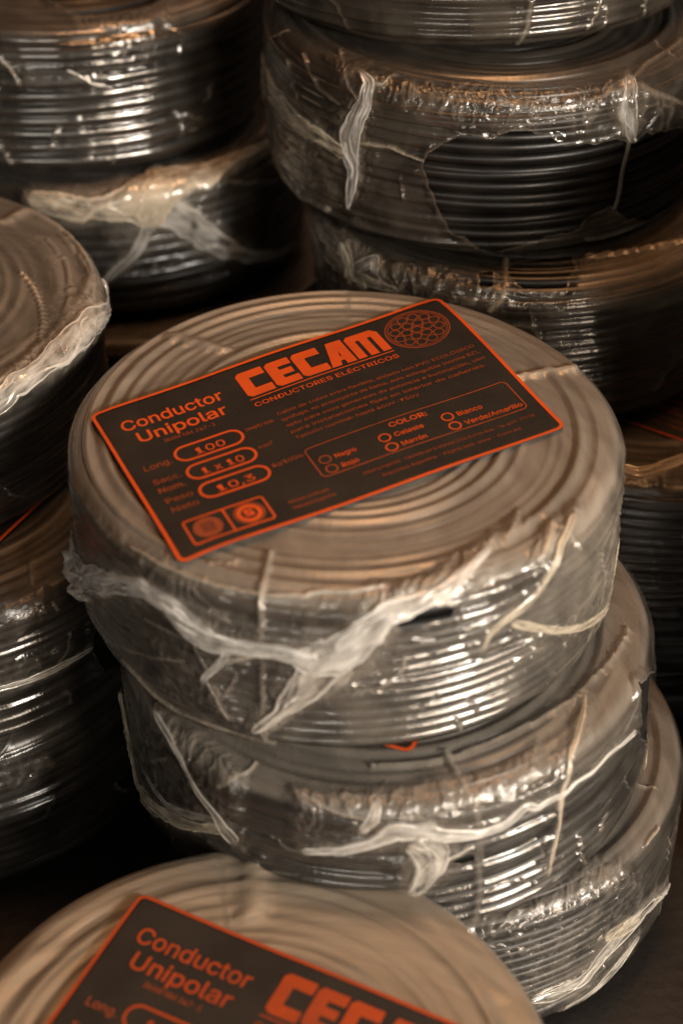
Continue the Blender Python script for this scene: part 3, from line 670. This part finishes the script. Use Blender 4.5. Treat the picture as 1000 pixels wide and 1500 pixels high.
D2.fold([(40, 288, 10), (75, 300, 22), (110, 308, 30), (150, 306, 26), (185, 300, 40), (225, 292, 64), (250, 300, 40)], 'cream', 3.2, 1)
D2.fold([(205, 320, 50), (225, 280, 66), (260, 262, 48), (300, 255, 34), (345, 236, 20), (402, 206, 8)], 'cream', 3.0, 2)
D2.fold([(215, 295, 50), (250, 312, 44), (290, 340, 32), (330, 364, 24), (365, 374, 16), (400, 372, 10), (442, 344, 5)], 'thin', 2.6, 3)
D2.fold([(222, 312, 20), (212, 345, 14), (198, 370, 12), (170, 395, 9), (148, 416, 5)], 'thin', 1.8, 4)
D2.fold([(210, 330, 30), (225, 300, 50), (232, 272, 40), (225, 252, 20)], 'cream', 3.6, 5)
D3 = Coil((-.146, .378, -.092), (0, 0), turns=12, seed=73, film='thin', res=.6, label='shadowed coil under the one with the cream film star, mostly hidden')
D3.wind(); D3.wrap(crinkle=[([(230, 470), (300, 455), (300, 480), (240, 490)], .5)])

# --- far right stack
E1 = Coil((.0812, .352, .212), (-1.5, .4), turns=12, seed=79, film='torn', res=.8, label='topmost coil at the upper right, only its lower side in view')
E1.wind()
E1.wrap(strokes=[S([(778, 0), (770, 40), (760, 80)], 8, .18, 1)])
E2 = Coil((.0903, .300, .1165), (.2, -2.2), H=.099, turns=14, seed=83, film='torn', res=1.1, wob=1.6, label='coil whose film is torn open showing bare black turns, at the upper right')
E2.wind()
E2.wrap(strokes=[S([(500, 75), (515, 130), (530, 150)], 4, .2, 1.2), S([(420, 80), (440, 150), (480, 190)], 4, .15, 1), S([(440, 70), (470, 130), (500, 150)], 4, .15, 1), S([(385, 130), (395, 200), (440, 285), (480, 305)], 10, .15, 1), S([(400, 190), (430, 240), (440, 290)], 5, .2, .8),
                 S([(1000, 55), (950, 90), (918, 120), (900, 128)], 8, .2, 1.5), S([(918, 118), (980, 140), (1020, 160)], 8, .2, 1.3), S([(530, 207), (575, 217), (622, 234)], 4, .5, 1), S([(1010, 290), (960, 325), (900, 345), (860, 350)], 7, .3, 1), S([(730, 150), (830, 152), (915, 122)], 4, .25, 1)],
        holes=[[(620, 240), (628, 222), (650, 206), (690, 192), (712, 200), (738, 190), (770, 187), (800, 195), (825, 208), (860, 208), (895, 200), (925, 207), (945, 192), (1010, 178), (1060, 170), (1060, 290), (1010, 292), (960, 318), (930, 322), (915, 318), (893, 300), (858, 315), (845, 335), (800, 342), (765, 356), (735, 364), (715, 374), (690, 352), (655, 330), (635, 285)]],
        crinkle=[([(560, 110), (700, 118), (820, 130), (915, 110), (990, 150), (990, 190), (900, 205), (800, 190), (700, 190), (560, 145)], 1.25), ([(470, 75), (560, 90), (580, 130), (500, 130)], .7), ([(380, 130), (470, 210), (500, 300), (430, 270)], .4), ([(890, 330), (1000, 280), (1000, 320), (930, 350)], .5)],
        haze=[([(395, 80), (470, 170), (510, 215), (500, 310), (430, 280), (385, 160)], .10)])
E2.fold([(372, 78, 28), (384, 100, 46), (400, 128, 42), (420, 158, 28), (445, 182, 20), (475, 198, 18), (512, 222, 18)], 'cream', 3.4, 1)
E2.fold([(530, 108, 6), (542, 122, 14), (538, 150, 16), (524, 175, 20), (515, 200, 28), (517, 225, 26), (522, 250, 16), (518, 275, 12), (513, 305, 4)], 'white', 2.6, 2)
E2.fold([(918, 112, 14), (915, 145, 26), (918, 175, 22), (924, 205, 8)], 'thin', 2.6, 3)
E2.fold([(545, 120, 6), (560, 122, 5), (580, 112, 4)], 'thin', 1, 4)
E2.cord([(922, 190), (915, 230), (908, 270), (899, 305)], 8)
E3 = Coil((.118, .266, .014), (-2, -.5), H=.1, turns=13, seed=89, film='torn', res=1.0, label='coil just below the torn film one, with a small dark hole in its film')
E3.wind()
E3.wrap(strokes=[S([(740, 375), (740, 420), (720, 450)], 8, .35, 1.2), S([(860, 372), (940, 362), (1010, 348)], 5, .4, 1)],
        holes=[[(744, 392), (760, 384), (800, 380), (838, 378), (840, 392), (828, 415), (800, 424), (765, 418), (745, 408)], [(700, 400), (725, 398), (722, 415), (702, 412)]],
        crinkle=[([(545, 370), (640, 385), (745, 395), (760, 430), (830, 425), (830, 450), (700, 450), (560, 430)], 1.2)],
        haze=[([(450, 310), (500, 330), (560, 370), (580, 420), (480, 420), (450, 380)], .3), ([(850, 370), (1000, 350), (1000, 440), (850, 450)], .12)])
E3.fold([(455, 320, 20), (465, 350, 26), (475, 385, 20), (480, 420, 14)], 'thin', 2, 1)
E3.fold([(500, 350, 14), (515, 380, 22), (510, 410, 30), (545, 420, 22)], 'cream', 2.4, 2)
E3.fold([(480, 360, 10), (510, 395, 16), (550, 412, 14), (590, 420, 8)], 'cream', 2, 3)
E3.fold([(520, 390, 10), (548, 372, 14), (555, 400, 10)], 'thin', 2, 4)
E4 = Coil((.19, .205, -.0885), (0, 0), turns=12, seed=97, film='thin', res=.7, label='dark coil at the right edge with a faint red label edge and pale film fold')
E4.wind()
E4.wrap(strokes=[S([(900, 690), (950, 700), (1000, 672)], 14, .3, 1)])
E4.fold([(905, 688, 12), (935, 698, 20), (965, 690, 18), (1010, 668, 12)], 'cream', 2.2, 1)
E5 = Coil((.205, .215, -.180), (0, 0), H=.105, turns=13, seed=101, film='thin', res=.6, label='lowest shadowed coil at the right edge beside the middle stack')
E5.wind(); E5.wrap(crinkle=[([(930, 800), (1000, 760), (1000, 900), (950, 900)], .6)])

# --- unseen stack added right of the view to shade the right-hand side
for q, z in enumerate((.131, .047, -.037, -.121, -.203)):
    F1 = Coil((.362+.003*q, -.02-.002*q, z), (0, 0), H=.0835, turns=11, seed=131+q, film='dim', res=.5, label=('topmost', 'second', 'third', 'fourth', 'lowest')[q]+' coil of an unseen stack added past the right edge for shade')
    F1.wind(); F1.wrap()

# --- labels of covered coils peeking out
def edge_label(coil, a, b, ink=None):                           # one long edge runs through two picture points on the coil's top
    P = []
    for q in (a, b):
        d = px_ray(*q); t = (coil.top[2]-CAM[2])/d[2]; P.append((CAM+t*d)[:2])
    e = (P[1]-P[0])/np.linalg.norm(P[1]-P[0]); n = np.array((-e[1], e[0])); c = coil.top[:2]-P[0]
    if n @ c < 0: n = -n
    m = P[0]+e*(e @ c); h = .2225/2
    k = [m-e*h, m+e*h, m+e*h+n*.144, m-e*h+n*.144]
    if e[0]*n[1]-e[1]*n[0] < 0: k = [k[1], k[0], k[3], k[2]]
    put_label(coil, [k[3], k[2], k[1], k[0]], z=.0012, ink=ink)
K = np.array((.0316, -.1403)); e1 = np.array((.375, .927)); e2 = np.array((-.927, .375))
put_label(A2, [K, K+e1*.2225, K+e1*.2225+e2*.144, K+e2*.144][::-1], z=.0010)
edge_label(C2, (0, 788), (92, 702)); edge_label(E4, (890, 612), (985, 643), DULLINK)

for c in ALL: c.do_wrap(**c.wrap_args)
